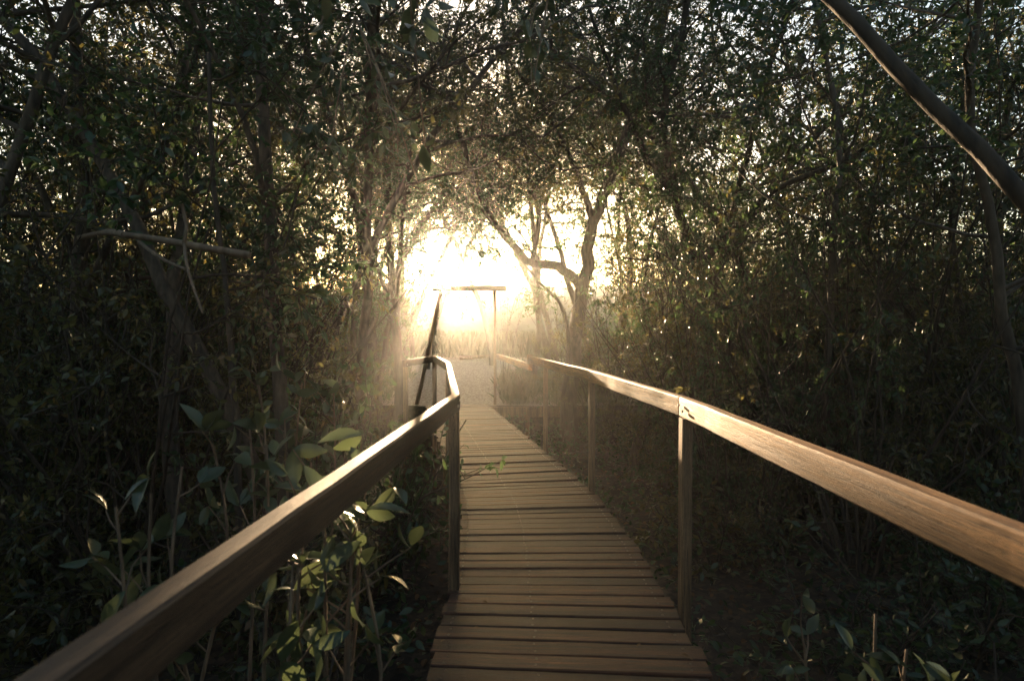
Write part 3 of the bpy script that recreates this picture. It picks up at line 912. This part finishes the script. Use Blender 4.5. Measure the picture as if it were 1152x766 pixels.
for px, d, s_, z_, lb in ((686, 10.4, .75, .95, 'leafy bush crowding the twisted tree on its right side'), (708, 11.6, .7, .75, 'leafy bush low in front of the slatted screen'), (782, 10.8, .9, 1.1, 'tall leafy bush just right of the slatted screen')):
    plant(SHRUB, (px - 576) / FX * d, d, lb, 'bushes around the slatted screen', s=s_, sz=z_)
# saplings and small bushes seen against the hill beyond the opening
for x, d, s, lb in ((566, 13.5, .8, 'clump of thin bare saplings just right of the gateway against the hill'), (622, 13.0, .9, 'clump of thin bare saplings between the gateway and the twisted tree')):
    X = (x - 576) / FX * d
    plant(STEMS, X, d, lb, 'saplings against the hill', s=s * .55, sz=s)
for x, d, s, lb in ((598, 13.8, .55, 'small sunlit bush behind the gap in the right handrail'), (690, 11.5, .9, 'bright leafy bush at the foot of the twisted tree'), (640, 15.5, .5, 'small pale bush at the right end of the clearing')):
    X = (x - 576) / FX * d
    plant(LOW, X, d, lb, 'bushes at the clearing', s=s * 1.5, sz=s * 1.3)

# ------------------------------------------------------------------ ground cover (nobody could count it)
rs = np.random.RandomState(9)


def litter():
    pos = []; ax = []
    while len(pos) < 70:
        y = rs.uniform(1.8, 10.5); side = rs.choice([-1, 1]) * (.6 - abs(rs.normal()) * .22)
        pos.append((path_x(y) + side, y, .010)); ax.append((rs.normal(), rs.normal(), .05))
    while len(pos) < 9000:
        x = rs.uniform(-7, 8); y = rs.uniform(.6, 11)
        if abs(x - path_x(y)) < .62 and rs.rand() > .0: continue
        pos.append((x, y, gz(x, y) + .012)); ax.append((rs.normal(), rs.normal(), rs.normal() * .25))
    tag(link('leaf_litter', leaves_mesh('leaf_litter', pos, ax, np.where(np.arange(len(pos)) < 70, .035, .075), rs, LEAF_S, .8), M_DRY), 'dry fallen leaves covering the forest floor', 'leaf litter', kind='stuff')


def undergrowth():
    pos = []; ax = []
    for k in range(1500):
        x = rs.uniform(-6, 6.5); y = rs.uniform(1.2, 11)
        if abs(x - path_x(y)) < .75: continue
        h = rs.uniform(.15, .6); z = gz(x, y)
        for j in range(12):
            pos.append((x + rs.normal() * .10, y + rs.normal() * .10, z + h * rs.uniform(.2, 1))); ax.append((rs.normal(), rs.normal(), rs.normal() * .5 + .2))
    tag(link('undergrowth', leaves_mesh('undergrowth', pos, ax, .07, rs, LEAF_S, .5), M_LEAF), 'low dark leafy ground cover on both sides of the boardwalk', 'ground cover', kind='stuff')


def tufts():
    pos = []; ax = []
    for k in range(230):
        x = rs.uniform(-.3, 3.0); y = rs.uniform(11.15, 15.5)
        if k % 5 == 0: x = rs.uniform(-6, -2.6)
        if k % 9 == 0: x, y = (.42 + rs.normal() * .15, 12.9 + rs.normal() * .15)
        h = rs.uniform(.12, .5)
        for j in range(14):
            pos.append((x + rs.normal() * .06, y + rs.normal() * .06, gz(x, y) - .01)); ax.append((rs.normal() * .4, rs.normal() * .4, 1)); hs.append(h)
    tag(link('grass_tufts', leaves_mesh('grass_tufts', pos, ax, hs, rs, BLADE, .2, width=.12), M_GRASS), 'tufts of thin grass growing through the gravel', 'grass tufts', kind='stuff')


hs = []


def reeds():
    pos = []; ax = []
    for k in range(9000):
        x = rs.uniform(-7, 5); y = rs.uniform(19.4, 23.5)
        pos.append((x, y, gz(x, y) - .02)); ax.append((rs.normal() * .22, rs.normal() * .22, 1))
    tag(link('tall_grass', leaves_mesh('tall_grass', pos, ax, .85, rs, BLADE, .2, width=.09), M_GRASS), 'tall sunlit grass along the far edge of the gravel clearing', 'grass', kind='stuff')


litter(); undergrowth(); reeds(); tufts()

# ------------------------------------------------------------------ haze, sky, sun
bm = bmesh.new()
bmesh.ops.create_cube(bm, size=1, matrix=Matrix.Translation((0, 20, 6.2)) @ Matrix.Diagonal((128, 112, 17, 1)))
m, nt, out = new_mat('haze')
pv = nt.nodes.new('ShaderNodeVolumePrincipled')
pv.inputs['Color'].default_value = (.93, .95, .93, 1)
pv.inputs['Density'].default_value = .0014
pv.inputs['Anisotropy'].default_value = .83
pn = nt.nodes.new('ShaderNodeVolumePrincipled')
pn.inputs['Color'].default_value = (.97, .96, .94, 1); pn.inputs['Density'].default_value = .0002; pn.inputs['Anisotropy'].default_value = .965
av = nt.nodes.new('ShaderNodeAddShader')
nt.links.new(pv.outputs[0], av.inputs[0]); nt.links.new(pn.outputs[0], av.inputs[1])
nt.links.new(av.outputs[0], out.inputs['Volume'])
tag(link('haze', bm_mesh('haze', bm), m), 'thin warm haze filling the wood', 'haze', kind='stuff')

sun_v = Vector(((498 - 576) / FX, 1, (383 - 312) / FX))
sun_v = (Matrix.Rotation(-PITCH, 3, 'X') @ sun_v).normalized()
elev = math.asin(sun_v.z); azim = math.atan2(sun_v.x, sun_v.y)

w = bpy.data.worlds.new('World'); SC.world = w
w.use_nodes = True
nt = w.node_tree
bg = nt.nodes['Background']
sky = nt.nodes.new('ShaderNodeTexSky'); sky.sky_type = 'NISHITA'; sky.sun_disc = False
sky.sun_elevation = elev; sky.sun_rotation = azim
sky.air_density = 1.0; sky.dust_density = 2.0
nt.links.new(sky.outputs[0], bg.inputs[0]); bg.inputs[1].default_value = .09

sl = bpy.data.lights.new('sun', 'SUN'); sl.energy = 5.0; sl.angle = R(.5); sl.color = (1, .70, .41)
so = bpy.data.objects.new('sun', sl); C.objects.link(so)
so.rotation_euler = sun_v.to_track_quat('Z', 'Y').to_euler()
so.location = sun_v * 60

# ------------------------------------------------------------------ camera and render settings
cam = bpy.data.cameras.new('camera'); co = bpy.data.objects.new('camera', cam); C.objects.link(co)
cam.sensor_width = 36; cam.lens = FX / 1152 * 36
co.location = (0, 0, CAM_H); co.rotation_euler = (math.pi / 2 - PITCH, 0, 0)
cam.clip_end = 6000; cam.clip_start = .02
cam.dof.use_dof = True; cam.dof.focus_distance = 5.0; cam.dof.aperture_fstop = 3.5
SC.camera = co
SC.view_settings.view_transform = 'Standard'; SC.view_settings.look = 'None'
SC.view_settings.exposure = 2.68; SC.view_settings.gamma = 1; SC.view_settings.use_curve_mapping = False
cy = SC.cycles
SC.render.engine = 'CYCLES'
cy.max_bounces = 6; cy.diffuse_bounces = 3; cy.glossy_bounces = 2; cy.transmission_bounces = 4; cy.volume_bounces = 1; cy.transparent_max_bounces = 8
cy.sample_clamp_indirect = 4
cy.use_denoising = True
cy.caustics_reflective = False; cy.caustics_refractive = False
